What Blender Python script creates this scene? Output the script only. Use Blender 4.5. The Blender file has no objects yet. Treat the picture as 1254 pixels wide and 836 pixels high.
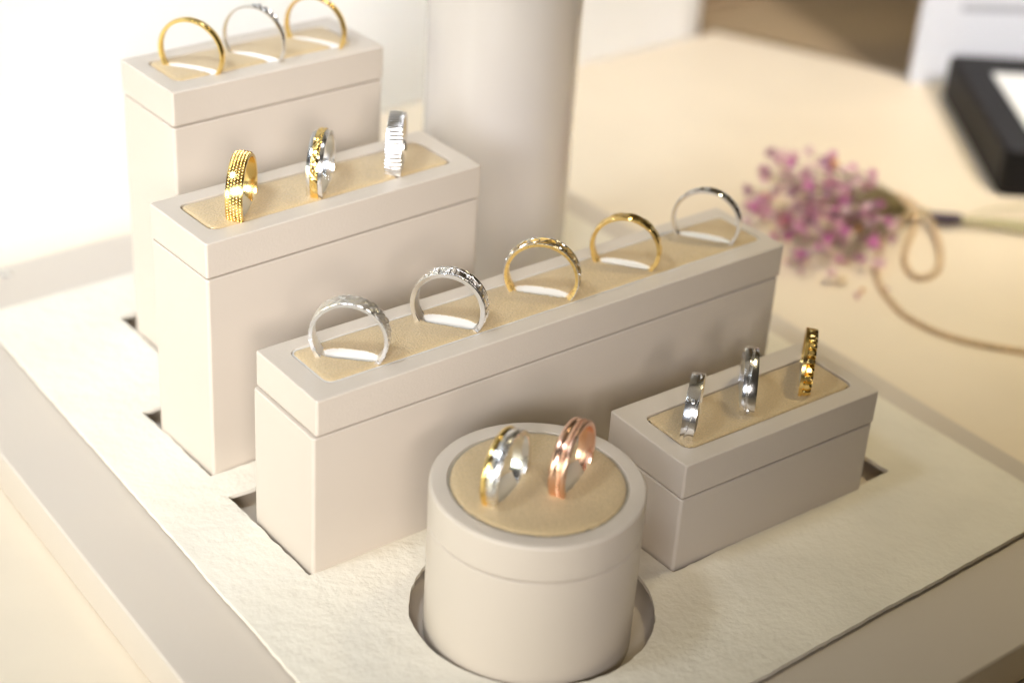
import bpy, bmesh, math, random
from mathutils import Vector, Matrix, noise
R_ = math.radians
PI = math.pi
MM = 0.001
random.seed(7)
sc = bpy.context.scene
COL = sc.collection

# ------------------------------------------------------------------ camera
cd = bpy.data.cameras.new('camera')
cam = bpy.data.objects.new('camera', cd)
COL.objects.link(cam)
cam.matrix_world = Matrix(((0.78778079, 0.27099856, -0.55313761, -0.17789805),
                           (-0.61313734, 0.43081706, -0.66216256, -0.28002095),
                           (0.05885602, 0.86078827, 0.50554874, 0.26038151),
                           (0, 0, 0, 1)))
cd.sensor_width = 36
cd.lens = 61.05
cd.clip_start = 0.01
cd.clip_end = 50
cd.dof.use_dof = True
cd.dof.focus_distance = 0.420
cd.dof.aperture_fstop = 7.4
sc.camera = cam

# ------------------------------------------------------------------ world, lamps, exposure
w = bpy.data.worlds.new('World')
sc.world = w
w.use_nodes = True
bg = w.node_tree.nodes['Background']
bg.inputs[0].default_value = (1.0, 0.78, 0.55, 1)
bg.inputs[1].default_value = 0.03


def area(name, loc, target, size, power, color, size_y=None, spread=180):
    l = bpy.data.lights.new(name, 'AREA')
    l.shape = 'RECTANGLE' if size_y else 'DISK'
    l.size = size
    if size_y:
        l.size_y = size_y
    l.energy = power
    l.color = color
    l.spread = R_(spread)
    o = bpy.data.objects.new(name, l)
    COL.objects.link(o)
    o.location = loc
    o.rotation_euler = (Vector(target) - Vector(loc)).to_track_quat('-Z', 'Y').to_euler()
    return o




def spot(name, loc, target, power, color, cone, radius=0.11):
    l = bpy.data.lights.new(name, 'SPOT')
    l.energy = power
    l.color = color
    l.spot_size = R_(cone)
    l.spot_blend = 1.0
    l.shadow_soft_size = radius
    o = bpy.data.objects.new(name, l)
    COL.objects.link(o)
    o.location = loc
    o.rotation_euler = (Vector(target) - Vector(loc)).to_track_quat('-Z', 'Y').to_euler()
    return o


area('key_lamp', (-0.60, -0.07, 0.14), (0.0, 0.03, 0.03), 0.20, 1.36, (0.97, 1.0, 0.84), 0.20)  # key light from the left, its source out of view
area('left_lamp', (-0.25, 0.05, 0.55), (-0.05, 0.28, 0.0), 0.10, 0.56, (0.76, 0.87, 1.0), spread=80)
area('wall_lamp', (-0.04, 0.19, 0.55), (-0.04, 0.29, 0.02), 0.30, 0.14, (0.85, 0.93, 1.0), 0.02, spread=24)
area('counter_lamp', (0.42, -0.05, 0.70), (0.30, 0.03, 0.0), 0.10, 0.27, (1.0, 0.86, 0.54), spread=50)
area('corner_lamp', (0.10, 0.05, 0.55), (0.24, 0.254, 0.02), 0.08, 0.17, (0.82, 0.88, 1.0), spread=60)
area('sign_fill', (0.30, -0.25, 0.45), (0.48, 0.12, 0.05), 0.08, 0.31, (1.0, 0.95, 0.95), spread=50)  # unseen lamp added to brighten the sign card
area('overhead_fill', (-0.10, 0.0, 1.0), (0.0, 0.0, 0.0), 0.90, 0.42, (1.0, 0.87, 0.68))  # unseen panel added overhead for soft bright reflections in the metal
area('front_fill', (-0.75, -0.85, 0.75), (0.0, 0.0, 0.0), 0.80, 0.10, (1.0, 0.86, 0.66), 0.60)  # panel added behind the camera to light the block fronts softly


def shop_spot(az, el, dist, target, power, color, cone):
    a, e = R_(az), R_(el)
    t = Vector(target)
    spot('shop_spot', t + Vector((math.cos(a) * math.cos(e), math.sin(a) * math.cos(e), math.sin(e))) * dist, t, power, color, cone)


shop_spot(215, 20, .75, (0.0, 0.05, 0.05), 13.0, (0.78, 0.87, 1.0), 20)
shop_spot(222, 20, .75, (0.0, 0.055, 0.075), 12.5, (0.82, 0.85, 1.0), 22)
shop_spot(232, 27, .75, (-0.025, 0.03, 0.04), 16.0, (1.0, 0.96, 0.88), 19)
shop_spot(243, 19, .75, (0.025, 0.055, 0.078), 17.0, (1.0, 0.93, 0.88), 19)

sc.view_settings.view_transform = 'Standard'
sc.view_settings.look = 'None'
sc.view_settings.exposure = 0.06
sc.view_settings.gamma = 1
sc.cycles.max_bounces = 8
sc.cycles.use_denoising = True

# ------------------------------------------------------------------ materials


def mat(name, color, rough=0.5, metal=0.0, spec=0.5, sheen=0.0, coat=0.0):
    m = bpy.data.materials.new(name)
    m.use_nodes = True
    b = m.node_tree.nodes['Principled BSDF']
    b.inputs['Base Color'].default_value = (*color, 1)
    b.inputs['Roughness'].default_value = rough
    b.inputs['Metallic'].default_value = metal
    b.inputs['Specular IOR Level'].default_value = spec
    b.inputs['Sheen Weight'].default_value = sheen
    b.inputs['Coat Weight'].default_value = coat
    return m


def node(m, t, **kw):
    n = m.node_tree.nodes.new(t)
    for k, v in kw.items():
        if k.startswith('i_'):
            n.inputs[k[2:].replace('_', ' ')].default_value = v
        else:
            setattr(n, k, v)
    return n


def link(m, a, b):
    m.node_tree.links.new(a, b)


def coords(m):
    return node(m, 'ShaderNodeNewGeometry').outputs['Position']


def mottle(m, color, scale, amount, detail=4, lac=2.0, tint=(1, 1, 1)):
    """soft colour variation around the base colour"""
    b = m.node_tree.nodes['Principled BSDF']
    n = node(m, 'ShaderNodeTexNoise', i_Scale=scale, i_Detail=detail)
    link(m, coords(m), n.inputs['Vector'])
    r = node(m, 'ShaderNodeMapRange')
    r.inputs['From Min'].default_value = 0.3
    r.inputs['From Max'].default_value = 0.7
    link(m, n.outputs['Fac'], r.inputs['Value'])
    mx = node(m, 'ShaderNodeMix', data_type='RGBA')
    mx.inputs['A'].default_value = (*[c * (1 - amount) for c in color], 1)
    mx.inputs['B'].default_value = (*[min(1, c * (1 + amount) * t) for c, t in zip(color, tint)], 1)
    link(m, r.outputs[0], mx.inputs['Factor'])
    link(m, mx.outputs['Result'], b.inputs['Base Color'])
    return mx


def bump(m, layers, strength=1.0):
    """layers: (kind, scale, distance in metres, detail)"""
    b = m.node_tree.nodes['Principled BSDF']
    prev = None
    P = coords(m)
    for kind, scale, dist, detail in layers:
        if kind == 'noise':
            n = node(m, 'ShaderNodeTexNoise', i_Scale=scale, i_Detail=detail)
            out = n.outputs['Fac']
        else:
            n = node(m, 'ShaderNodeTexVoronoi', i_Scale=scale, feature='SMOOTH_F1')
            out = n.outputs['Distance']
        link(m, P, n.inputs['Vector'])
        bp = node(m, 'ShaderNodeBump')
        bp.inputs['Strength'].default_value = strength
        bp.inputs['Distance'].default_value = dist
        link(m, out, bp.inputs['Height'])
        if prev:
            link(m, prev, bp.inputs['Normal'])
        prev = bp.outputs['Normal']
    link(m, prev, b.inputs['Normal'])


LACQ = (0.605, 0.525, 0.437)
m_lacq = mat('taupe_lacquer', LACQ, 0.42, spec=0.4)
mottle(m_lacq, LACQ, 14, 0.03)
m_l = node(m_lacq, 'ShaderNodeTexNoise', i_Scale=55, i_Detail=5)
link(m_lacq, coords(m_lacq), m_l.inputs['Vector'])
m_r = node(m_lacq, 'ShaderNodeMapRange')
m_r.inputs['From Min'].default_value = 0.3
m_r.inputs['From Max'].default_value = 0.7
m_r.inputs['To Min'].default_value = 0.33
m_r.inputs['To Max'].default_value = 0.52
link(m_lacq, m_l.outputs['Fac'], m_r.inputs['Value'])
link(m_lacq, m_r.outputs[0], m_lacq.node_tree.nodes['Principled BSDF'].inputs['Roughness'])
bump(m_lacq, [('noise', 1300, 0.00010, 3), ('noise', 60, 0.0003, 2)], 0.6)
m_lacq_s = mat('taupe_lacquer_smooth', LACQ, 0.36, spec=0.4)
mottle(m_lacq_s, LACQ, 9, 0.03)
bump(m_lacq_s, [('noise', 1500, 0.00002, 2), ('noise', 40, 0.0004, 2)], 0.5)
m_col = mat('satin_taupe_lacquer', (0.62, 0.555, 0.485), 0.24, spec=0.5, coat=0.3)
FAB = (0.56, 0.41, 0.22)
m_fab = mat('gold_leatherette', FAB, 0.48, spec=0.45, sheen=0.25)
mottle(m_fab, FAB, 2400, 0.12, 2)
bump(m_fab, [('noise', 2300, 0.00022, 2), ('voronoi', 1900, 0.00016, 2)], 0.8)
m_white = mat('white_card_lining', (0.74, 0.71, 0.66), 0.35)
m_white.node_tree.nodes['Principled BSDF'].inputs['Subsurface Weight'].default_value = 0.0
m_lining = mat('cream_foam_lining', (0.50, 0.44, 0.34), 0.6)
CARD = (0.80, 0.735, 0.62)
m_card = mat('handmade_paper', CARD, 0.85, spec=0.2)
mx = mottle(m_card, CARD, 45, 0.045, 6)
bump(m_card, [('noise', 180, 0.0007, 5), ('noise', 800, 0.0004, 4), ('voronoi', 320, 0.0004, 2)], 0.5)
TABLE = (0.76, 0.65, 0.50)
m_table = mat('cream_table_laminate', TABLE, 0.38, spec=0.4)
mottle(m_table, TABLE, 22, 0.04, 8)
bump(m_table, [('noise', 500, 0.00004, 2)], 0.5)
m_wall = mat('white_wall_paint', (0.88, 0.86, 0.82), 0.7)
mottle(m_wall, (0.88, 0.86, 0.82), 8, 0.03)
m_shade_brown = mat('painted_brown_shade', (0.36, 0.26, 0.15), 0.6)  # brown that paints the shade on the far table and wall
mottle(m_shade_brown, (0.36, 0.26, 0.15), 10, 0.08)
m_black = mat('black_plastic', (0.012, 0.011, 0.011), 0.5, spec=0.12)
bump(m_black, [('noise', 900, 0.00003, 2)], 0.5)
m_paper = mat('white_paper', (0.80, 0.80, 0.80), 0.6)
m_sign = mat('white_sign_card', (0.76, 0.77, 0.80), 0.5)
m_print = mat('grey_print', (0.42, 0.42, 0.45), 0.6)


def metal(name, color, rough, hatch=None):
    m = mat(name, color, rough, 1.0)
    P = coords(m)
    n = node(m, 'ShaderNodeTexNoise', i_Scale=900, i_Detail=3)
    link(m, P, n.inputs['Vector'])
    r = node(m, 'ShaderNodeMapRange')
    r.inputs['To Min'].default_value = rough * 0.7
    r.inputs['To Max'].default_value = rough * 1.5
    link(m, n.outputs['Fac'], r.inputs['Value'])
    link(m, r.outputs[0], m.node_tree.nodes['Principled BSDF'].inputs['Roughness'])
    return m


GOLD = (0.98, 0.72, 0.27)
SILV = (0.90, 0.885, 0.865)
m_gold = metal('yellow_gold', GOLD, 0.17)
m_gold_s = metal('yellow_gold_satin', GOLD, 0.26)
m_silv = metal('white_gold', SILV, 0.17)
m_silv_s = metal('white_gold_satin', SILV, 0.24)
m_silv_h = metal('hammered_white_gold', (0.93, 0.90, 0.86), 0.30)
m_silv_d = metal('oxidised_silver', (0.50, 0.47, 0.44), 0.28)
m_rose = metal('rose_gold', (0.95, 0.60, 0.43), 0.20)
m_rose_s = metal('rose_gold_satin', (0.95, 0.62, 0.45), 0.27)
m_gem = mat('diamond', (1, 1, 1), 0.0)
m_gem.node_tree.nodes['Principled BSDF'].inputs['Transmission Weight'].default_value = 1.0
m_gem.node_tree.nodes['Principled BSDF'].inputs['IOR'].default_value = 2.2

# ------------------------------------------------------------------ helpers


def empty(name, loc=(0, 0, 0), rz=0, **props):
    o = bpy.data.objects.new(name, None)
    o.empty_display_size = 0.005
    COL.objects.link(o)
    o.location = loc
    o.rotation_euler = (0, 0, rz)
    for k, v in props.items():
        o[k] = v
    return o


WN = {'lid', 'block_body', 'cylinder_body', 'tray_body'}


def mesh_obj(name, verts, faces, material, parent=None, smooth=True, angle=35, **props):
    me = bpy.data.meshes.new(name)
    me.from_pydata([tuple(v) for v in verts], [], faces)
    me.validate()
    bm = bmesh.new()
    bm.from_mesh(me)
    bmesh.ops.recalc_face_normals(bm, faces=bm.faces)
    bm.to_mesh(me)
    bm.free()
    me.materials.append(material)
    if smooth:
        me.shade_smooth()
        if angle:
            me.set_sharp_from_angle(angle=R_(angle))
    o = bpy.data.objects.new(name, me)
    COL.objects.link(o)
    o.parent = parent
    if name in WN:
        md = o.modifiers.new('weighted_normal', 'WEIGHTED_NORMAL')
        md.keep_sharp = True
        md.weight = 100
    for k, v in props.items():
        o[k] = v
    return o


def join(*parts):
    V, F = [], []
    for v, f in parts:
        k = len(V)
        V += list(v)
        F += [tuple(i + k for i in q) for q in f]
    return V, F


def rrect(x0, y0, x1, y1, r, z, n=6):
    """rounded rectangle loop"""
    pts = []
    for cx, cy, a0 in ((x1 - r, y1 - r, 0), (x0 + r, y1 - r, 90), (x0 + r, y0 + r, 180), (x1 - r, y0 + r, 270)):
        for i in range(n + 1):
            a = R_(a0 + 90 * i / n)
            pts.append((cx + r * math.cos(a), cy + r * math.sin(a), z))
    return pts


def circ(cx, cy, r, z, n=128):
    return [(cx + r * math.cos(2 * PI * i / n), cy + r * math.sin(2 * PI * i / n), z) for i in range(n)]


def loft(loops, cap0=True, cap1=True):
    n = len(loops[0])
    V = [p for l in loops for p in l]
    F = []
    for k in range(len(loops) - 1):
        for i in range(n):
            j = (i + 1) % n
            F.append((k * n + i, k * n + j, (k + 1) * n + j, (k + 1) * n + i))
    if cap0:
        F.append(tuple(range(n - 1, -1, -1)))
    if cap1:
        F.append(tuple((len(loops) - 1) * n + i for i in range(n)))
    return V, F


def scl(loop):
    return [(x * MM, y * MM, z * MM) for x, y, z in loop]


def tube(pts, rad, n=8, closed=False):
    """tube through points; rad may be a list"""
    P = [Vector(p) for p in pts]
    m = len(P)
    V, F = [], []
    up = Vector((0, 0, 1))
    for i, p in enumerate(P):
        a = P[(i - 1) % m] if (closed or i > 0) else p
        b = P[(i + 1) % m] if (closed or i < m - 1) else p
        t = (b - a).normalized()
        s = t.cross(up)
        if s.length < 1e-4:
            s = t.cross(Vector((1, 0, 0)))
        s.normalize()
        q = s.cross(t)
        r = rad[i] if isinstance(rad, (list, tuple)) else rad
        for k in range(n):
            c = 2 * PI * k / n
            V.append(p + s * (r * math.cos(c)) + q * (r * math.sin(c)))
    for i in range(m if closed else m - 1):
        for k in range(n):
            a, b = i * n + k, i * n + (k + 1) % n
            c, d = ((i + 1) % m) * n + (k + 1) % n, ((i + 1) % m) * n + k
            F.append((a, b, c, d))
    if not closed:
        F.append(tuple(range(n - 1, -1, -1)))
        F.append(tuple((m - 1) * n + k for k in range(n)))
    return V, F


def box(x0, y0, z0, x1, y1, z1):
    V = [(x, y, z) for z in (z0, z1) for y in (y0, y1) for x in (x0, x1)]
    F = [(0, 2, 3, 1), (4, 5, 7, 6), (0, 1, 5, 4), (2, 6, 7, 3), (0, 4, 6, 2), (1, 3, 7, 5)]
    return V, F


# ------------------------------------------------------------------ the setting
ZT = -16.0            # table top (mm)
FX = (377.0, 254.0)   # where the cream table meets its painted brown shade and the wall
EX = (640.0, -330.0)
tv = [(-900, -900), (900, -900), EX, FX, (-900, 254)]
V, F = [], []
for z in (ZT, ZT - 24):
    V += [(x * MM, y * MM, z * MM) for x, y in tv]
F = [(0, 1, 2, 3, 4), (9, 8, 7, 6, 5)] + [(i, (i + 1) % 5, 5 + (i + 1) % 5, 5 + i) for i in range(5)]
mesh_obj('table', V, F, m_table, smooth=False, kind='structure')
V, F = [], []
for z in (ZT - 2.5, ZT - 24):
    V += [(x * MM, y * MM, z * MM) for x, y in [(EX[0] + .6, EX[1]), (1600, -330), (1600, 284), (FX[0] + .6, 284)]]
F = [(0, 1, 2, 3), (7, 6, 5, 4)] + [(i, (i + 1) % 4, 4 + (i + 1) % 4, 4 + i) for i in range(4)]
mesh_obj('shaded_table', V, F, m_shade_brown, smooth=False, kind='structure')  # shaded part of the table, painted as a brown slab
# the white wall has an added rounded end, shaped so its shading falls off
prof = [(-.9, .2545)] + [(.352 + .036 * math.sin(R_(a)), .2905 - .036 * math.cos(R_(a))) for a in range(0, 91, 6)] + [(.388, .34), (-.9, .34)]
V, F = loft([[(x, y, z) for x, y in prof] for z in (-.12, .70)])
mesh_obj('wall', V, F, m_wall, angle=30, kind='structure')
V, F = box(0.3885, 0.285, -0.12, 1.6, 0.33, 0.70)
mesh_obj('shaded_wall', V, F, m_shade_brown, smooth=False, kind='structure')  # shaded part of the wall, its shade put into the brown colour

# ------------------------------------------------------------------ the tray and its sheet of handmade paper
tray = empty('display_tray', (0.075, 0.036, ZT * MM), label='large flat taupe lacquered tray holding the paper sheet and ring blocks',
             category='tray')
T0 = Vector((0.075, 0.036, ZT * MM))


def quad_loop(c, off, z, r=2.5, n=5):
    """rounded quadrilateral loop, corners c counterclockwise, inset by off"""
    pts = []
    N = len(c)
    C2 = []
    for i in range(N):
        p = Vector(c[i]); a = Vector(c[i - 1]); b = Vector(c[(i + 1) % N])
        d1 = (p - a).normalized(); d2 = (b - p).normalized()
        n1 = Vector((-d1.y, d1.x)); n2 = Vector((-d2.y, d2.x))
        bis = (n1 + n2) / (1 + n1.dot(n2))
        C2.append(p + bis * off)
    for i in range(N):
        p = C2[i]; a = (C2[i - 1] - p).normalized(); b = (C2[(i + 1) % N] - p).normalized()
        for k in range(n + 1):
            t = k / n
            s = p + a * r * (1 - t) ** 2 + b * r * t ** 2
            pts.append((s.x, s.y, z))
    return pts


TO = [(-47.2, -112.8), (189, -112.8), (192.5, 186), (-36.8, 186)]
FE = [(-25.6, -88.6), (178.4, -85.4), (177.0, 157.5), (-17.0, 157.0)]
loops = [quad_loop(TO, 1.0, ZT), quad_loop(TO, 0, ZT + 1.2), quad_loop(TO, 0, -3.2), quad_loop(TO, 0.25, -2.6),
         quad_loop(TO, 0.8, -2.2), quad_loop(FE, 9, -2.2), quad_loop(FE, 9.6, -5.3)]
V, F = loft([scl(l) for l in loops])
mesh_obj('tray_body', [Vector(v) - T0 for v in V], F, m_lacq_s, tray, angle=50)
V, F = loft([scl(circ(1.5, 180.5, 2.2, -2.19, 20)), scl(circ(1.5, 180.5, 2.0, -1.9, 20))])
mesh_obj('screw_cap', [Vector(v) - T0 for v in V], F, m_silv_s, tray)

# sheet: filled 2D outline with holes, hand-cut edges a little wavy


def wavy(pts, amp, step=1.2, seed=0):
    out = []
    N = len(pts)
    for i in range(N):
        a, b = Vector(pts[i]), Vector(pts[(i + 1) % N])
        L = (b - a).length
        k = max(1, int(L / step))
        nrm = Vector((-(b - a).y, (b - a).x)).normalized()
        for j in range(k):
            p = a.lerp(b, j / k)
            e = noise.noise(Vector((p.x * 0.35 + seed, p.y * 0.35, 0))) * amp + noise.noise(Vector((p.x * 0.05, p.y * 0.05, seed))) * amp * 1.6
            p = p + nrm * e
            out.append((p.x, p.y))
    return out


def rot_rect(x, y, L, D, yaw, e):
    c, s = math.cos(yaw), math.sin(yaw)
    x0, x1, y0, y1 = e
    return [(x + a * c - b * s, y + a * s + b * c) for a, b in ((x0, y0), (L + x1, y0), (L + x1, D + y1), (x0, D + y1))]


BL = {  # near corner x, y, length, depth, top z, yaw, lid height
    'A': (18.05, 97.85, 66.85, 27.73, 83.77, 0.018, 9.5),
    'B': (-0.19, 48.84, 84.59, 26.97, 66.55, 0.031, 9.4),
    'C': (0.0, 0.0, 149.53, 27.0, 48.28, -0.006, 9.4),
    'D': (72.76, -46.97, 65.86, 28.5, 30.50, -0.029, 9.4)}
holes = [rot_rect(*BL['A'][:4], 0.01, (-1.0, 3, -0.5, 9.0)), rot_rect(*BL['B'][:4], 0.01, (-1.0, 3, -0.3, 9.3)),
         rot_rect(*BL['C'][:4], 0.0, (-1.9, 3.5, 0.2, 11.4)), rot_rect(*BL['D'][:4], 0.0, (-0.3, 12.5, -0.7, 8))]
hc = [[(36.0 + 29.0 * math.cos(a), -38.0 + 29.0 * math.sin(a)) for a in [2 * PI * i / 90 for i in range(90)]],
      [(134 + 26 * math.cos(a), 109 + 26 * math.sin(a)) for a in [2 * PI * i / 60 for i in range(60)]]]
cu = bpy.data.curves.new('tmp', 'CURVE')
cu.dimensions = '2D'
cu.fill_mode = 'BOTH'
cu.extrude = 0.55
cu.bevel_depth = 0.06
for k, poly in enumerate([wavy(FE, 0.2, 1.0, 1)] + [wavy(h, 0.3, 1.0, 3 + i) for i, h in enumerate(holes)] + [wavy(h, 0.3, 1.0, 9 + i) for i, h in enumerate(hc)]):
    sp = cu.splines.new('POLY')
    sp.points.add(len(poly) - 1)
    for i, (x, y) in enumerate(poly):
        sp.points[i].co = (x, y, 0, 1)
    sp.use_cyclic_u = True
tmp = bpy.data.objects.new('tmp', cu)
COL.objects.link(tmp)
bpy.context.view_layer.update()
me = bpy.data.meshes.new_from_object(tmp)
bpy.data.objects.remove(tmp)
me.transform(Matrix.Translation((0, 0, -0.61)))
me.transform(Matrix.Diagonal((MM, MM, MM, 1)))
me.materials.clear()
me.materials.append(m_card)
me.name = 'paper_sheet'
for p in me.polygons:
    p.use_smooth = False
sheet = bpy.data.objects.new('paper_sheet', me)
COL.objects.link(sheet)
sheet['label'] = 'cream handmade paper sheet with cut-out openings lying on the taupe tray'
sheet['category'] = 'paper sheet'

# ------------------------------------------------------------------ rings: name -> block, x, y, axis angle, centre height, radius, width
RG = {
    'A1': (30.6, 110.0, -143.9, 4.85, 9.52, 2.18), 'A2': (49.4, 109.4, -148.2, 5.3, 9.48, 2.12), 'A3': (69.6, 110.5, -149.2, 4.3, 9.48, 2.04),
    'B1': (17.5, 62.2, -42.2, 4.61, 9.68, 4.29), 'B2': (41.1, 62.9, -43.6, 5.19, 9.63, 4.12), 'B3': (65.2, 63.9, -40.2, 4.32, 9.79, 4.10),
    'C1': (17.3, 12.8, -134.1, 5.86, 9.52, 4.17), 'C2': (46.4, 13.1, -141.3, 5.17, 9.62, 4.31), 'C3': (75.3, 13.0, -137.3, 5.33, 9.65, 3.92),
    'C4': (103.7, 13.3, -141.5, 5.19, 9.51, 3.29), 'C5': (132.8, 13.4, -144.1, 5.38, 9.64, 3.0),
    'D1': (87.8, -32.6, -48.8, 2.78, 9.98, 3.26), 'D2': (106.9, -32.3, -43.9, 3.29, 9.99, 3.58), 'D3': (126.4, -34.2, -48.3, 3.47, 10.01, 3.06),
    'E1': (24.9, -38.1, -62.3, 5.36, 9.54, 3.93), 'E2': (39.9, -43.0, -61.8, 4.88, 9.73, 3.85)}


FL = {'A': .45, 'B': .25, 'C': .45, 'D': .2, 'E': .7}


def pad(name, inside, x0, y0, x1, y1, ztop, rings, parent, origin, cell=0.27, sag=0.0, seed=0):
    """padded insert: inside(x,y) gives the distance to its edge; rings sit in slits"""
    nx, ny = int((x1 - x0) / cell) + 1, int((y1 - y0) / cell) + 1
    idx, V, F = {}, [], []
    slits = []
    FLAP = FL[chr(seed)]
    lin = m_white if chr(seed) in 'AC' else m_lining
    for (rx, ry, ang, h, R, wd) in rings:
        a = R_(ang)
        e = math.sqrt(R * R - h * h) - 0.2
        slits.append((rx, ry, Vector((math.cos(a), math.sin(a))), Vector((-math.sin(a), math.cos(a))), e, wd))
    for j in range(ny + 1):
        for i in range(nx + 1):
            x, y = x0 + (x1 - x0) * i / nx, y0 + (y1 - y0) * j / ny
            di = inside(x, y)
            if di < -0.01:
                continue
            z = ztop - 0.15 + 0.45 * (1 - math.exp(-max(di, 0) / 1.2)) - 0.35 * math.exp(-max(di, 0) / 0.25)
            z += 0.12 * noise.noise(Vector((x * 0.12, y * 0.12, seed)))
            for (rx, ry, n, t, e, wd) in slits:
                p = Vector((x - rx, y - ry))
                d, al = p.dot(n), p.dot(t)
                u = al / (e + 1.2)
                if abs(u) < 1:
                    pr = (1 - u * u) ** 1.3
                    hw = wd / 2 * max(0, 1 - (al / (e + .3)) ** 4) if abs(al) < e + .3 else 0
                    if d < -hw:
                        z += FLAP * pr * math.exp(-(-d - hw) / 4.5)
                    elif d > hw:
                        z += 0.35 * pr * math.exp(-(d - hw) / 3.5)
                    if hw > 0.1:
                        s = 1 if d > 0 else -1
                        dd = abs(d) - hw
                        if abs(dd) < cell * 0.62:
                            if dd < 0:
                                x -= n.x * s * dd; y -= n.y * s * dd
                                dd = 0
                        if dd < -cell * 0.6:
                            z = ztop - 3.2
            idx[i, j] = len(V)
            V.append(Vector((x, y, z)) * MM - origin)
    for j in range(ny):
        for i in range(nx):
            q = [(i, j), (i + 1, j), (i + 1, j + 1), (i, j + 1)]
            q = [idx[k] for k in q if k in idx]
            if len(q) >= 3:
                F.append(tuple(q))
    mesh_obj(name, V, F, m_fab, parent, angle=60)
    for (rx, ry, n, t, e, wd) in slits:
        V, F = [], []
        N, K = 28, 6
        for i in range(N + 1):
            al = -e + 2 * e * i / N
            pr = max(0, 1 - (al / (e + 1.2)) ** 2) ** 1.3
            hw = wd / 2 * max(0, 1 - (al / (e + .3)) ** 4)
            for k in range(K + 1):
                f = k / K
                d = (hw + 0.15) * (1 - 2 * f)
                z = ztop - 2.0 + (2.0 + 0.12 + FLAP * pr) * f ** 0.75 + .05 * noise.noise(Vector((al * .8, f * 3, rx)))
                if k == K:
                    d -= 0.1
                V.append(Vector((rx + n.x * d + t.x * al, ry + n.y * d + t.y * al, z + .1)) * MM - origin)
        for i in range(N):
            for k in range(K):
                a = i * (K + 1) + k
                F.append((a, a + 1, a + K + 2, a + K + 1))
        mesh_obj('slit_lining', V, F, lin, parent)


def block(key, labeltext, ins, bshift=0.0):
    x, y, L, D, z, yaw, lh = BL[key]
    e = empty('ring_display_block', (x * MM, y * MM, -5.2 * MM), yaw, label=labeltext, category='display block',
              group='taupe ring display blocks on the tray')
    o = Vector((0, 0, -5.2 * MM))
    P = lambda l: [Vector(v) - o for v in scl(l)]
    s = bshift
    # body
    lp = [rrect(s + .3, .3, L - .3 + s, D - .3, .8, -5.2), rrect(s, 0, L + s * .2, D, .9, -4.8)]
    zb = z - lh - 0.50
    lp += [rrect(s + .05, .05, L + s * .2 - .25, D - .05, .9, zb - .5), rrect(s + .12, .12, L - .32 + s * .2, D - .12, .9, zb - .18), rrect(s + .4, .4, L - .6 + s * .2, D - .4, .8, zb)]
    V, F = loft([P(l) for l in lp])
    mesh_obj('block_body', V, F, m_lacq_s, e, angle=60)
    # shadow-gap spacer is the lid's underside tongue
    x0, y0, x1, y1 = ins
    lp = [rrect(1.2, 1.2, L - 1.2, D - 1.2, .6, zb - .2), rrect(1.2, 1.2, L - 1.2, D - 1.2, .6, z - lh), rrect(.25, .25, L - .25, D - .25, .6, z - lh),
          rrect(0.06, 0.06, L - 0.06, D - 0.06, .7, z - lh + .08), rrect(0, 0, L, D, .7, z - lh + .3), rrect(0, 0, L, D, .7, z - .45), rrect(.07, .07, L - .07, D - .07, .7, z - .18), rrect(.2, .2, L - .2, D - .2, .6, z - .05), rrect(.5, .5, L - .5, D - .5, .5, z),
          rrect(x0 - .25, y0 - .25, x1 + .25, y1 + .25, 2.7, z), rrect(x0, y0, x1, y1, 2.5, z - .2), rrect(x0, y0, x1, y1, 2.5, z - 5)]
    V, F = loft([P(l) for l in lp])
    mesh_obj('lid', V, F, m_lacq, e, angle=60)
    # thin white card edge round the insert
    g = 0.12
    lp = [rrect(x0 + g, y0 + g, x1 - g, y1 - g, 2.4, z - 4), rrect(x0 + g, y0 + g, x1 - g, y1 - g, 2.4, z - .12), rrect(x0 + g + .28, y0 + g + .28, x1 - g - .28, y1 - g - .28, 2.2, z - .1), rrect(x0 + g + .3, y0 + g + .3, x1 - g - .3, y1 - g - .3, 2.2, z - 4)]
    V, F = loft([P(l) for l in lp], True, False)
    mesh_obj('card_edge', [v - Vector((0, 0, 0 if key == 'C' else .55 * MM)) for v in V], F, m_white if key == 'C' else m_fab, e)
    c, s_ = math.cos(-yaw), math.sin(-yaw)
    rs = []
    for k, r in RG.items():
        if k[0] == key:
            dx, dy = r[0] - x, r[1] - y
            rs.append((dx * c - dy * s_, dx * s_ + dy * c, r[2] - math.degrees(yaw), *r[3:]))
    px0, py0, px1, py1, rr = x0 + .38, y0 + .38, x1 - .38, y1 - .38, 2.0

    def inside(a, b):
        cx, cy = (px0 + px1) / 2, (py0 + py1) / 2
        qx, qy = abs(a - cx) - (px1 - px0) / 2 + rr, abs(b - cy) - (py1 - py0) / 2 + rr
        return -(math.hypot(max(qx, 0), max(qy, 0)) + min(max(qx, qy), 0) - rr)
    pad('fabric_insert', inside, px0, py0, px1, py1, z, rs, e, o, seed=ord(key))
    return e


block('A', 'tallest rectangular taupe block at the back left, holding three thin rings', (4.8, 6.2, 61.2, 22.6))
block('B', 'second tallest rectangular taupe block, holding three wide rings seen edge-on', (5.1, 5.6, 79.2, 22.0))
block('C', 'longest rectangular taupe block in the middle, holding a row of five rings', (6.2, 5.3, 146.6, 22.6), -0.9)
block('D', 'lowest rectangular taupe block at the right, beside the round block', (5.2, 5.3, 61.9, 22.0))

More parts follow.
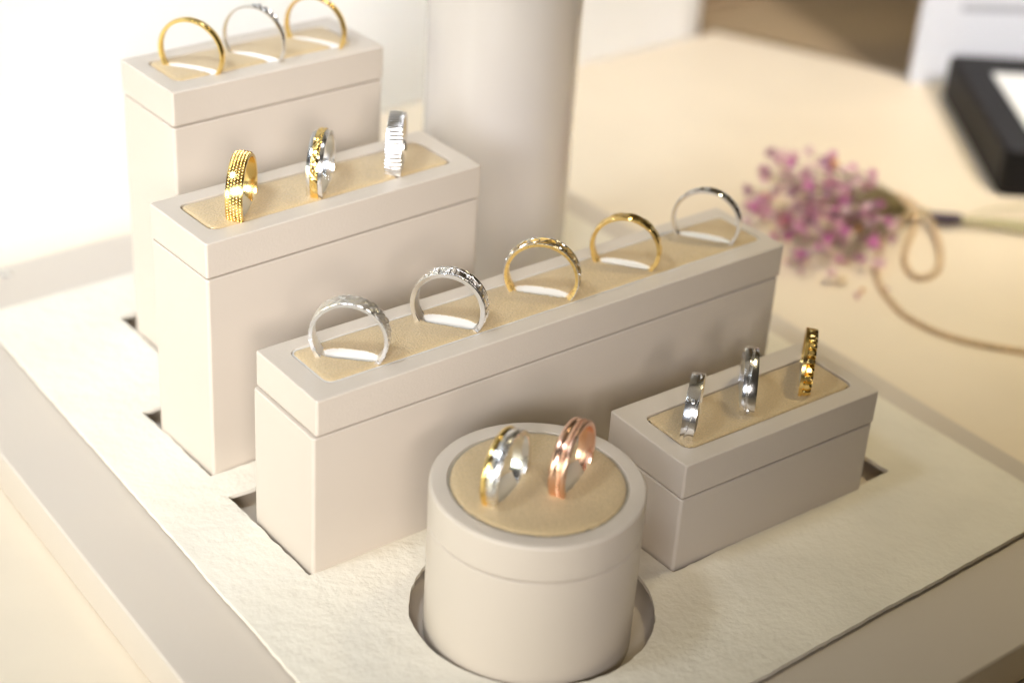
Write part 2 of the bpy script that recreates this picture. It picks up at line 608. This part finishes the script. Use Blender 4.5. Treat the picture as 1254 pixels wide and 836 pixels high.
# round block
CX, CY, CR, CZ, CLH = 33.07, -39.98, 24.54, 37.49, 9.2
cyl = empty('round_display_block', (CX * MM, CY * MM, -5.2 * MM), 0, label='round taupe block in the front holding a two-tone ring and a rose gold ring', category='display block')
o_ = Vector((CX, CY, -5.2)) * MM
C = lambda r, z: [Vector(v) - o_ for v in scl(circ(CX, CY, r, z))]
zb = CZ - CLH - .35
V, F = loft([C(CR - .6, -5.2), C(CR - .1, -4.7), C(CR - .05, zb - .5), C(CR - .15, zb - .15), C(CR - .5, zb)])
mesh_obj('block_body', V, F, m_lacq_s, cyl, angle=60)
IR = 20.4
V, F = loft([C(CR - 1.2, zb - .3), C(CR - 1.2, CZ - CLH), C(CR - .25, CZ - CLH), C(CR - .06, CZ - CLH + .08), C(CR, CZ - CLH + .3), C(CR, CZ - 1.0), C(CR - .1, CZ - .5), C(CR - .35, CZ - .14), C(CR - .8, CZ),
             C(IR + .25, CZ), C(IR, CZ - .2), C(IR, CZ - 5)])
mesh_obj('lid', V, F, m_lacq, cyl, angle=60)
V, F = loft([C(IR - .12, CZ - 4), C(IR - .12, CZ - .12), C(IR - .4, CZ - .1), C(IR - .42, CZ - 4)], True, False)
mesh_obj('card_edge', [v - Vector((0, 0, .25 * MM)) for v in V], F, m_lining, cyl)
pad('fabric_insert', lambda a, b: (IR - .5) - math.hypot(a - CX, b - CY), CX - IR, CY - IR, CX + IR, CY + IR, CZ,
    [r for k, r in RG.items() if k[0] == 'E'], cyl, o_, seed=ord('E'))

# tall cylinder behind
tc = empty('tall_display_cylinder', (0.133, 0.106, -5.2 * MM), 0, label='tall taupe cylinder standing at the back of the tray, out of focus', category='display cylinder')
V, F = loft([scl(circ(0, 0, r * .995, z, 96)) for r, z in ((22.6, 0), (23.2, .6), (23.2, 178), (22.9, 178.6), (22.4, 179))])
mesh_obj('cylinder_body', V, F, m_col, tc, angle=60)
V, F = loft([scl(circ(0, 0, r * .995, z, 96)) for r, z in ((22.5, 178.8), (22.8, 179.6), (23.2, 180), (23.2, 188.4), (22.6, 189))])
mesh_obj('lid', V, F, m_lacq, tc, angle=60)

# ------------------------------------------------------------------ rings


def band(R, wd, th, nu, nv, relief=None, v0=-1, v1=1, crown=0.25, comfort=0.15, zc=0, shift=None):
    """annular band; axis = local X; relief(th, v) adds to the outer radius"""
    V, F = [], []
    K = nv + 1
    inner = 5
    loopn = K + inner
    for i in range(nu):
        a = 2 * PI * i / nu
        ca, sa = math.sin(a), math.cos(a)       # in-plane (t, up)
        for k in range(K):
            v = v0 + (v1 - v0) * k / nv
            vc = (v - (v0 + v1) / 2) / ((v1 - v0) / 2)
            r = R - crown * abs(vc) ** 2.6
            if relief:
                r += relief(a, v)
            sx = shift(a, v) if shift else 0
            V.append(((v * wd / 2 + sx) * MM, r * ca * MM, (r * sa + zc) * MM))
        for k in range(inner):
            v = v1 + (v0 - v1) * k / (inner - 1)
            vc = (v - (v0 + v1) / 2) / ((v1 - v0) / 2)
            r = R - th + comfort * abs(vc) ** 3
            sx = shift(a, v) if shift else 0
            V.append(((v * wd / 2 * .97 + sx) * MM, r * ca * MM, (r * sa + zc) * MM))
    for i in range(nu):
        j = (i + 1) % nu
        for k in range(loopn):
            l = (k + 1) % loopn
            F.append((i * loopn + k, j * loopn + k, j * loopn + l, i * loopn + l))
    return V, F


def on_ring(a, x, r, zc):
    return Vector((x * MM, r * math.sin(a) * MM, (r * math.cos(a) + zc) * MM))


def blob(c, r, n=6, m=4, sx=1, frame=None):
    V, F = [], []
    for i in range(1, m):
        p = PI * i / m
        for k in range(n):
            q = 2 * PI * k / n
            V.append(Vector(c) + Vector((math.sin(p) * math.cos(q), math.sin(p) * math.sin(q), math.cos(p))) * r)
    V += [Vector(c) + Vector((0, 0, r)), Vector(c) - Vector((0, 0, r))]
    for i in range(m - 2):
        for k in range(n):
            F.append((i * n + k, i * n + (k + 1) % n, (i + 1) * n + (k + 1) % n, (i + 1) * n + k))
    for k in range(n):
        F.append((len(V) - 2, (k + 1) % n, k))
        F.append((len(V) - 1, (m - 2) * n + k, (m - 2) * n + (k + 1) % n))
    return V, F


ZTOP = {k: BL[k][4] for k in BL}
ZTOP['E'] = CZ


def ring(key, label):
    x, y, ang, h, R, wd = RG[key]
    e = empty('ring', (x * MM, y * MM, ZTOP[key[0]] * MM), R_(ang), label=label, category='ring',
              group='rings standing in the display blocks')
    return e, h, R, wd


def tri(x):
    x = x % 1
    return 1 - abs(2 * x - 1)


def gem(parent, a, x, r, zc, s):
    """a small brilliant set in a collar"""
    c = on_ring(a, x, r, zc)
    out = Vector((0, math.sin(a), math.cos(a)))
    t1 = Vector((1, 0, 0)); t2 = out.cross(t1)
    n = 12
    L = lambda rr, hh: [c + t1 * math.cos(2 * PI * i / n) * rr * MM + t2 * math.sin(2 * PI * i / n) * rr * MM + out * hh * MM for i in range(n)]
    V, F = loft([L(s * 1.5, -.5), L(s * 1.45, .1), L(s * 1.1, .2), L(s * 1.0, -.1)], True, False)
    col = mesh_obj('collar', V, F, m_silv, parent)
    V, F = loft([L(s * .15, -.5), L(s * 1.0, .05), L(s * .95, .14), L(s * .5, .32)])
    mesh_obj('diamond', V, F, m_gem, col, smooth=False)


# A: three thin rings
e, h, R, wd = ring('A1', 'thin plain yellow gold ring, leftmost on the tallest block')
V, F = band(R, wd, 1.15, 160, 10, crown=.45, zc=h)
mesh_obj('band', V, F, m_gold, e)
e, h, R, wd = ring('A2', 'thin silver ring with tiny leaf-like stones, middle ring on the tallest block')
V, F = band(R, wd * .75, .85, 160, 8, crown=.3, zc=h)
mesh_obj('band', V, F, m_silv, e)
rnd = random.Random(4)
for i in range(9):
    a = 0.05 + 0.095 * i
    c = on_ring(a, 0.55 * (-1) ** i * 0.8, R + .25, h)
    out = Vector((0, math.sin(a), math.cos(a))); tg = Vector((.5 * (-1) ** i, math.cos(a), -math.sin(a))).normalized()
    s3 = out.cross(tg)
    n = 8
    L = lambda f, q, u: [c + tg * math.cos(2 * PI * k / n) * .75 * f * MM + s3 * math.sin(2 * PI * k / n) * .42 * f * MM + out * u * MM for k in range(n)]
    V, F = loft([L(.7, 0, -.35), L(1, 0, 0), L(.55, 0, .28), L(.1, 0, .33)])
    mesh_obj('leaf_setting', V, F, m_silv if i % 2 else m_gem, e, smooth=False)
e, h, R, wd = ring('A3', 'thin plain yellow gold ring, rightmost on the tallest block')
V, F = band(R, wd, 1.0, 160, 10, crown=.4, zc=h)
mesh_obj('band', V, F, m_gold, e)

# B1: gold with rows of beads
e, h, R, wd = ring('B1', 'wide yellow gold ring covered in rows of tiny beads, leftmost on the second tallest block')
V, F = band(R - .12, wd, 1.2, 160, 12, crown=.3, zc=h)
mesh_obj('band', V, F, m_gold, e)
parts = []
for row in range(5):
    xx = (-1 + 2 * (row + .5) / 5) * wd / 2 * .93
    for i in range(72):
        a = 2 * PI * (i + .5 * (row % 2)) / 72
        if R * math.cos(a) + h < -0.5:
            continue
        parts.append(blob(on_ring(a, xx, R - .12 - .3 * abs(xx / (wd / 2)) ** 2.6 + .05, h), .235 * MM, 7, 5))
V, F = join(*parts)
mesh_obj('beads', V, F, m_gold, e, kind='stuff')

# B2: white gold rails, braided yellow centre
e, h, R, wd = ring('B2', 'silver ring with a textured yellow gold centre band, middle of the second tallest block')
V, F = band(R, wd, 1.3, 160, 20, lambda a, v: -.45 if abs(v) < .5 else 0, crown=.25, zc=h)
mesh_obj('band', V, F, m_silv, e)


def braid(a, v):
    s = .26 * tri(a * 22 / (2 * PI) + v * .8) * (.5 + .5 * math.cos(v * 3)) + .22 * tri(a * 15 / (2 * PI) - v * 1.0)
    return s + .18 * noise.noise(Vector((math.cos(a) * 9, math.sin(a) * 9, v * 2)))


V, F = band(R - .12, wd, .75, 420, 14, braid, -.48, .48, crown=.05, zc=h)
mesh_obj('centre_band', V, F, m_gold, e, smooth=False)

# B3: crosswise grooves
e, h, R, wd = ring('B3', 'silver ring with fine crosswise grooves, rightmost on the second tallest block')
V, F = band(R, wd, 1.1, 720, 10, lambda a, v: -.13 * (max(0, math.cos(a * 56 + 1.2 * math.sin(a * 3 + v * 1.6))) ** 1.5), crown=.15, zc=h)
mesh_obj('band', V, F, m_silv, e, angle=80)

# C1: facetted crossing cuts
e, h, R, wd = ring('C1', 'wide silver ring with crossing hammered cuts, leftmost on the longest block')
rnd = random.Random(11)
jit = [rnd.uniform(-.25, .25) for _ in range(64)]


def cuts(a, v):
    u = a / (2 * PI) * 26
    i = int(u) % 26
    s = abs(((u + v * .75 + jit[i]) % 1) - .5)
    q = abs(((u * .85 - v * .9) % 1) - .5)
    return -.17 * max(0, 1 - s / .22) - .15 * max(0, 1 - q / .22) + .02 * noise.noise(Vector((u, v * 2, 0)))


V, F = band(R + .05, wd, 1.05, 700, 22, cuts, crown=.02, comfort=.08, zc=h)
mesh_obj('band', V, F, m_silv_h, e, smooth=False)
# polished side rail and the join line
V, F = band(R - .1, wd * .16, .95, 180, 3, None, crown=.04, zc=h)
o2 = mesh_obj('side_rail', [(x + wd / 2 * MM * .97, y, z) for x, y, z in V], F, m_silv, e)
a = -PI / 2 - .12
pts = [on_ring(a, wd / 2 + .37, r, h) for r in (R - 1.0, R - .2)]
V, F = tube(pts, .06 * MM, 6)
mesh_obj('join_line', V, F, m_silv_d, e)

# C2: block relief
e, h, R, wd = ring('C2', 'silver ring with raised rectangular block relief, second from left on the longest block')
V, F = band(R - .38, wd, 1.0, 200, 10, None, crown=.03, zc=h)
mesh_obj('band', V, F, m_silv_d, e)
for sgn in (-1, 1):
    V, F = band(R - .1, .55, 1.25, 200, 6, None, crown=.12, zc=h)
    mesh_obj('side_rail', [(x + sgn * (wd / 2 - .27) * MM, y, z) for x, y, z in V], F, m_silv, e)
parts = []
NU, NVR = 44, 3
occ = set()
rnd = random.Random(5)
for i in range(NU):
    for j in range(NVR):
        if (i, j) in occ:
            continue
        ku, kv = rnd.choice([(1, 1), (2, 1), (3, 1), (1, 2), (1, 3), (2, 1), (2, 2)])
        cells = []
        ok = True
        for a_ in range(ku):
            for b_ in range(kv):
                c_ = ((i + a_), j + b_)
                if c_[1] >= NVR or c_[0] >= NU or c_ in occ:
                    ok = False
                cells.append(c_)
        if not ok:
            ku = kv = 1
            cells = [(i, j)]
        occ.update(cells)
        a0, a1 = 2 * PI * (i + .14) / NU, 2 * PI * (i + ku - .14) / NU
        if R * math.cos(a0) + h < -1.5:
            continue
        W2 = wd / 2 - .58
        x0, x1 = -W2 + 2 * W2 * (j + .12) / NVR, -W2 + 2 * W2 * (j + kv - .12) / NVR
        ns = ku * 2
        tilt = rnd.uniform(-.05, .05)
        V, F = [], []
        for s in range(ns + 1):
            aa = a0 + (a1 - a0) * s / ns
            f = .9 if s in (0, ns) else 1
            hh = -.03 if s in (0, ns) else 0.0
            for xx, rr in ((x0, R - .5), (x0 + .07, R + hh + tilt), (x1 - .07, R + hh - tilt), (x1, R - .5)):
                V.append(on_ring(aa, xx, rr, h))
        for s in range(ns):
            for k in range(3):
                F.append((s * 4 + k, s * 4 + k + 1, s * 4 + k + 5, s * 4 + k + 4))
        F.append((0, 1, 2, 3)); F.append((ns * 4 + 3, ns * 4 + 2, ns * 4 + 1, ns * 4))
        parts.append((V, F))
V, F = join(*parts)
mesh_obj('raised_blocks', V, F, m_silv, e, smooth=False, kind='stuff')

# C3: yellow gold with silver openwork arcs
e, h, R, wd = ring('C3', 'yellow gold ring overlaid with silver openwork arcs, middle ring on the longest block')
V, F = band(R - .12, wd, 1.0, 160, 10, crown=.15, zc=h)
mesh_obj('band', V, F, m_gold_s, e)
V, F = band(R + .02, .34, .3, 160, 4, crown=.08, zc=h)
for sgn in (-1, 1):
    mesh_obj('silver_edge', [(x + sgn * (wd / 2 - .2) * MM, y, z) for x, y, z in V], F, m_silv, e)
rnd = random.Random(3)
for i in range(15):
    a0 = -1.75 + i * .25 + rnd.uniform(-.05, .05)
    pts = []
    kind = i % 3
    for s in range(15):
        f = s / 14
        if kind == 0:
            aa, xx = a0 + .17 * math.cos(f * 2 * PI), wd / 2 * .62 * math.sin(f * 2 * PI)
        elif kind == 1:
            aa, xx = a0 - .16 + .34 * f, wd / 2 * (.85 - 1.7 * f)
        else:
            aa, xx = a0 + .26 * math.sin(f * PI) - .1, wd / 2 * (-.85 + 1.7 * f)
        pts.append(on_ring(aa, xx, R + .05, h))
    V, F = tube(pts, .13 * MM, 6)
    mesh_obj('silver_arc', V, F, m_silv, e)

# C4: engraved yellow gold
e, h, R, wd = ring('C4', 'yellow gold ring with polished engraved hollows, second from right on the longest block')


def nug(a, v):
    q = noise.noise(Vector((math.sin(a) * 4.2, math.cos(a) * 4.2, v * 1.1 + 4)))
    s = max(0, abs(math.sin(a * 6.5 + v * .8)) - .72) * 1.2
    return -.42 * s - .18 * max(0, q)


V, F = band(R, wd, 1.25, 360, 16, nug, crown=.22, zc=h)
mesh_obj('band', V, F, m_gold, e, angle=70)

# C5: silver with polished facets on top
e, h, R, wd = ring('C5', 'slim silver ring with softly facetted top, rightmost on the longest block')


def fac(a, v):
    return -.28 * (abs(math.sin(a * 9)) ** 3) * (1 if abs(a if a < PI else a - 2 * PI) < 1.1 else 0) * (1 - v * v)


V, F = band(R, wd, 1.2, 360, 12, fac, crown=.3, zc=h)
mesh_obj('band', V, F, m_silv, e, angle=50)

# D1: silver twist with a stone
e, h, R, wd = ring('D1', 'silver ring with a crossing ridge and small stone, leftmost on the lowest rectangular block')
Rr = R


def tw(a, v):
    aa = a if a < PI else a - 2 * PI
    edge = (aa + 1.45) * 1.15
    return (.0 if v > edge else -.42) - .05 * abs(v)


V, F = band(R, wd, 1.5, 300, 30, tw, crown=.08, comfort=.1, zc=h, shift=lambda a, v: .35 * math.sin(a + .6))
mesh_obj('band', V, F, m_silv, e, angle=30)
gem(e, -.78, .1, R + .02, h, .42)
V, F = tube([on_ring(.05, wd / 2 * .7, R - .5, h), on_ring(.05, wd / 2 * .7, R + .35, h)], [.34 * MM, .28 * MM], 10)
mesh_obj('prong', V, F, m_silv, e)

# D2: crossing ridges with a stone low in front
e, h, R, wd = ring('D2', 'silver ring with crossing bands and a low-set stone, middle of the lowest rectangular block')


def cr(a, v):
    aa = a if a < PI else a - 2 * PI
    g = .35 * math.sin(aa * 1.6 + .5)
    d = abs(v - g)
    return -.40 * math.exp(-(d / .10) ** 2) - (.22 * max(0, v - g))


V, F = band(R, wd, 1.5, 300, 36, cr, crown=.18, comfort=.1, zc=h)
mesh_obj('band', V, F, m_silv, e, angle=60)
gem(e, -1.72, .1, R + .0, h, .40)
a = -1.92
V, F = tube([on_ring(a, -wd / 2, R - .02, h), on_ring(a, 0, R + .03, h), on_ring(a, wd / 2, R - .02, h)], .06 * MM, 6)
mesh_obj('join_line', V, F, m_silv_d, e)

# D3: notched gold
e, h, R, wd = ring('D3', 'yellow gold ring with bold notched facets on the lowest rectangular block')


def notch(a, v):
    d = ((a / (2 * PI) * 28 + .5) % 1 - .5) * 2 * PI / 28      # angle from the facet's centre
    f = abs(d) / (PI / 28)
    if v < -.4:
        return 0.02
    if f < .56:
        k = (R - .05) * math.cos(.56 * PI / 28) / math.cos(d) - R
    else:
        k = -.10 - .70 * (f - .56) / .44
    return k - .8 * max(0, v - .75 + .6 * f) - .5 * max(0, -.05 - v - .3 + .5 * f)


V, F = band(R + .1, wd, 1.6, 28 * 12, 14, notch, crown=.02, comfort=.1, zc=h)
mesh_obj('band', V, F, m_gold, e, smooth=False)

# E1: two-tone
e, h, R, wd = ring('E1', 'two-tone ring of yellow and white gold rails on the round block')


def rail(c, hwid, depth):
    return lambda a, v: -depth * abs((v - c) / hwid) ** 3


V, F = band(R - .3, wd, 1.1, 180, 8, None, crown=.1, zc=h)
mesh_obj('band', V, F, m_silv, e)
V, F = band(R, wd, .6, 180, 12, rail(-.62, .38, .35), -1.0, -.24, crown=0, zc=h)
mesh_obj('yellow_rail', V, F, m_gold, e)
V, F = band(R, wd, .6, 180, 12, rail(.36, .56, .35), -.2, .92, crown=0, zc=h)
mesh_obj('white_rail', V, F, m_silv_s, e)
V, F = band(R - .12, wd, .3, 300, 4, lambda a, v: .05 * math.cos(a * 90), .93, 1.02, crown=.02, zc=h)
mesh_obj('milled_edge', V, F, m_silv, e)

# E2: rose gold with grooves
e, h, R, wd = ring('E2', 'rose gold ring with polished rails and a milled groove on the round block')
V, F = band(R - .25, wd, 1.1, 180, 8, None, crown=.1, zc=h)
mesh_obj('band', V, F, m_rose, e)
V, F = band(R, wd, .6, 180, 12, rail(-.55, .45, .35), -1.0, -.1, crown=0, zc=h)
mesh_obj('polished_rail', V, F, m_rose, e)
V, F = band(R, wd, .6, 180, 12, rail(.72, .28, .3), .44, 1.0, crown=0, zc=h)
mesh_obj('satin_rail', V, F, m_rose_s, e)
parts = []
for i in range(120):
    a = 2 * PI * i / 120
    if R * math.cos(a) + h < -.5:
        continue
    parts.append(blob(on_ring(a, .17 * wd / 2, R - .22, h), .24 * MM, 6, 4))
V, F = join(*parts)
mesh_obj('milled_beads', V, F, m_rose_s, e, kind='stuff')

# ------------------------------------------------------------------ bouquet of dried flowers, tied with cord
bq = empty('dried_flower_bouquet', (0.268, 0.095, ZT * MM), 0, label='small bouquet of dried pink flowers tied with beige cord, lying on the table', category='flower bouquet')
BO = Vector((0.268, 0.095, ZT * MM))
rnd = random.Random(21)
cols = {'pink': (0.66, 0.33, 0.44), 'magenta': (0.64, 0.22, 0.44), 'pale_pink': (0.80, 0.58, 0.57), 'cream': (0.82, 0.70, 0.52), 'mauve': (0.46, 0.25, 0.33), 'orange': (0.75, 0.36, 0.10)}
m_fl = {k: mat('petal_' + k, v, 0.75) for k, v in cols.items()}
m_stem = mat('dried_stem', (0.30, 0.24, 0.11), 0.8)
m_green = mat('pale_stem', (0.46, 0.42, 0.24), 0.8)
m_cord = mat('beige_cord', (0.58, 0.42, 0.25), 0.9)
mottle(m_cord, (0.58, 0.42, 0.25), 600, 0.2)
m_tie = mat('dark_tie', (0.05, 0.03, 0.05), 0.6)


def flower_mesh(key, k):
    parts = []
    n = 6 + k
    for ring_, (rr, zz, tiltt) in enumerate(((1.0, 0, .35), (.62, .35, .8))):
        for i in range(n):
            a = 2 * PI * (i + .5 * ring_) / n
            d = Vector((math.cos(a), math.sin(a), 0)); s = Vector((-math.sin(a), math.cos(a), 0))
            up = Vector((0, 0, 1))
            L = 1.7 * rr
            b = up * zz
            t = math.sin(tiltt)
            pts = [b, b + d * L * .55 + s * .42 * rr + up * L * .5 * t, b + d * L + up * L * t, b + d * L * .55 - s * .42 * rr + up * L * .5 * t, b + d * L * .5 + up * (L * .45 * t - .18)]
            parts.append((pts, [(0, 1, 4), (1, 2, 4), (2, 3, 4), (3, 0, 4)]))
    parts.append(blob((0, 0, .35), .5, 6, 4))
    parts.append(loft([[Vector((math.cos(q * PI / 3) * r_, math.sin(q * PI / 3) * r_, z_)) for q in range(6)] for r_, z_ in ((.1, -1.3), (.45, -.8), (.5, .1))]))
    V, F = join(*parts)
    me = bpy.data.meshes.new('flower')
    me.from_pydata([tuple(Vector(v) * MM) for v in V], [], F)
    me.materials.append(m_fl[key])
    return me


fm = {k: [flower_mesh(k, j) for j in range(2)] for k in m_fl}
hub = Vector((.3010, .0725, (ZT + 5) * MM))
centre = Vector((.262, .103, (ZT + 10) * MM))
stem_parts = []
axis = (centre - hub).normalized()
side = Vector((-axis.y, axis.x, 0))
for i in range(285):
    # ellipsoidal head, loose at its rim
    while True:
        d = Vector((rnd.gauss(0, .5), rnd.gauss(0, .5), rnd.gauss(.05, .5)))
        if d.length < 1.12 and d.z > -.75:
            break
    p = Vector((.2605, .0815, (ZT + 11) * MM)) + Vector((.788, -.613, 0)) * d.x * .0265 + Vector((.613, .788, 0)) * d.y * .034 + Vector((0, 0, 1)) * (d.z * .0175)
    p += Vector((-.55, -.85, 0)) * max(0, -d.x) * max(0, -d.z) * .022
    p.z = max(p.z, (ZT + 1.5) * MM)
    key = rnd.choices(['pink', 'magenta', 'pale_pink', 'cream', 'mauve', 'orange'], [27, 15, 27, 12, 17, 2])[0]
    o = bpy.data.objects.new('flower', rnd.choice(fm[key]))
    COL.objects.link(o)
    o.parent = bq
    o.location = p - BO
    o.rotation_euler = (rnd.uniform(-1.2, 1.2), rnd.uniform(-1.2, 1.2), rnd.uniform(0, 6))
    o.scale = (rnd.uniform(.8, 1.85),) * 3
    if i % 3 == 0:
        mid = hub.lerp(p, .5) + Vector((rnd.uniform(-2, 2), rnd.uniform(-2, 2), rnd.uniform(0, 2))) * MM
        V, F = tube([hub - BO, mid - BO, p - BO], [.45 * MM, .3 * MM, .2 * MM], 5)
        mesh_obj('stem', V, F, m_stem, bq)
for i, (ex, ey, ez, rr) in enumerate([(.3345, .0395, 2, .7), (.3350, .0410, 3, .6), (.3290, .0435, 1.2, .55), (.3480, .0530, 3, .38), (.3400, .0430, 2, .5)]):
    a = hub + Vector((0, 0, rnd.uniform(-1, 1) * MM)) + axis * .004
    b = Vector((.3120, .0605, (ZT + 3) * MM)) + Vector((rnd.uniform(-1, 1), rnd.uniform(-1, 1), rnd.uniform(-1, 1))) * MM
    c = b.lerp(Vector((ex, ey, (ZT + ez) * MM)), .5) + Vector((rnd.uniform(-1, 2), rnd.uniform(0, 2.5), 1)) * MM
    d = Vector((ex, ey, (ZT + ez) * MM))
    f = d + (d - c) * 1.6
    f.z = d.z
    V, F = tube([q - BO for q in (a, b, c, d, f)], [.6 * MM] + [rr * MM * 1.1] * 4, 6)
    mesh_obj('stem', V, F, m_green, bq)


def spline(pts, n=14):
    P = [Vector(p) for p in pts]
    P = [P[0] * 2 - P[1]] + P + [P[-1] * 2 - P[-2]]
    out = []
    for i in range(1, len(P) - 2):
        for k in range(n):
            t = k / n
            a, b, c, d = P[i - 1:i + 3]
            out.append(.5 * ((2 * b) + (c - a) * t + (2 * a - 5 * b + 4 * c - d) * t * t + (3 * b - a - 3 * c + d) * t ** 3))
    out.append(P[-2])
    return out


def cord(name, pts, r=.9, **kw):
    S = spline([(x * MM, y * MM, (ZT + z) * MM) for x, y, z in pts])
    # two twisted strands
    L = 0
    parts = []
    for ph in (0, PI):
        q = []
        for i, p in enumerate(S):
            t = (S[min(i + 1, len(S) - 1)] - S[max(i - 1, 0)]).normalized()
            s = t.cross(Vector((0, 0, 1))).normalized()
            u = s.cross(t)
            if i:
                L = (i * .9)
            a = ph + L
            q.append(p + (s * math.cos(a) + u * math.sin(a)) * r * .42 * MM - BO)
        parts.append(tube(q, r * .68 * MM, 7))
    V, F = join(*parts)
    return mesh_obj(name, V, F, m_cord, bq, **kw)


V, F = tube([p - BO for p in (Vector((.3045, .0655, (ZT + 4) * MM)), Vector((.3145, .059, (ZT + 3.5) * MM)))], [2.3 * MM, 2.0 * MM], 12)
mesh_obj('dark_tie', V, F, m_tie, bq)
K = (305, 71, 5.5)
cord('cord_loop', [K, (296, 65, 3), (284, 58, 1.2), (273, 49, 1), (269, 40, 1), (278, 39.4, 1.2), (290, 47.5, 1.2), (301, 60, 3), (307, 69.5, 5)], 1.15)
cord('cord_tail', [K, (292.6, 69.2, 4), (277.3, 63.5, 1.5), (263.3, 54.1, .9), (253.3, 42.9, .9), (247.8, 32.9, .9), (244.7, 23.8, .9), (244.9, 13.5, .9), (247.3, 5.2, .9), (252.7, -3.7, .9), (259.9, -12.5, .9), (270, -24, .9)], 1.1)
cord('cord_loop', [K, (304, 80, 7), (299, 87, 6), (291, 88, 4), (292, 80, 4), (300, 73, 5)], .9)
cord('cord_wrap', [(301, 68, 1), (300, 73, 7), (305, 79, 5), (308, 78, 2)], 1.1)

# fallen petals
for (x, y, key, rot, sc_, lab) in [(243.7, 52.2, 'cream', .3, 1.5, 'cream dried blossom fallen beside the bouquet, nearest to its flowers'),
                                   (245.5, 44, 'orange', 1.3, .8, 'small ochre dried petal fallen on the table below the bouquet'),
                                   (241, 42.3, 'pink', 2.3, .9, 'tiny pink dried petal fallen on the table below the bouquet'),
                                   (252.7, 39.8, 'mauve', .9, .9, 'tiny mauve dried petal lying beside the trailing cord')]:
    o = bpy.data.objects.new('fallen_petal', fm[key][0])
    COL.objects.link(o)
    o.location = (x * MM, y * MM, (ZT + 1.2 * sc_) * MM)
    o.rotation_euler = (0.25, .2, rot)
    o.scale = (sc_,) * 3
    o['label'] = lab
    o['category'] = 'petal'
    o['group'] = 'fallen dried petals on the table'

# ------------------------------------------------------------------ black frame with a white card, white sign
bx = empty('black_display_tray', (0.3500, 0.0690, ZT * MM), R_(-38), label='flat black display tray with a white card inset, at the right edge', category='display tray')
lp = [rrect(0, 0, 120, 101, 3.5, 0.0), rrect(-.6, -.6, 120.6, 101.6, 4, .8), rrect(-.6, -.6, 120.6, 101.6, 4, 17), rrect(0, 0, 120, 101, 3.8, 18.2), rrect(.8, .8, 119.2, 100.2, 3.2, 18.5)]
V, F = loft([scl(l) for l in lp])
mesh_obj('tray_body', V, F, m_black, bx, angle=50)
V, F = loft([scl(rrect(13, 21, 107, 80, 1, 18.52)), scl(rrect(13, 21, 107, 80, 1, 19.0))])
mesh_obj('card', V, F, m_paper, bx, smooth=False)
sg = empty('white_sign', (0.4083, 0.1641, ZT * MM), R_(-32.5), label='white upright sign card with a grey printed line, behind the black tray', category='sign')
V, F = loft([scl(rrect(0, 0, 130, 3, .5, z)) for z in (0.4, 170)])
mesh_obj('sign_card', V, F, m_sign, sg, smooth=False)
V, F = box(.017, -.0004, .0335, .118, -.0001, .0368)
mesh_obj('printed_line', V, F, m_print, sg, smooth=False)
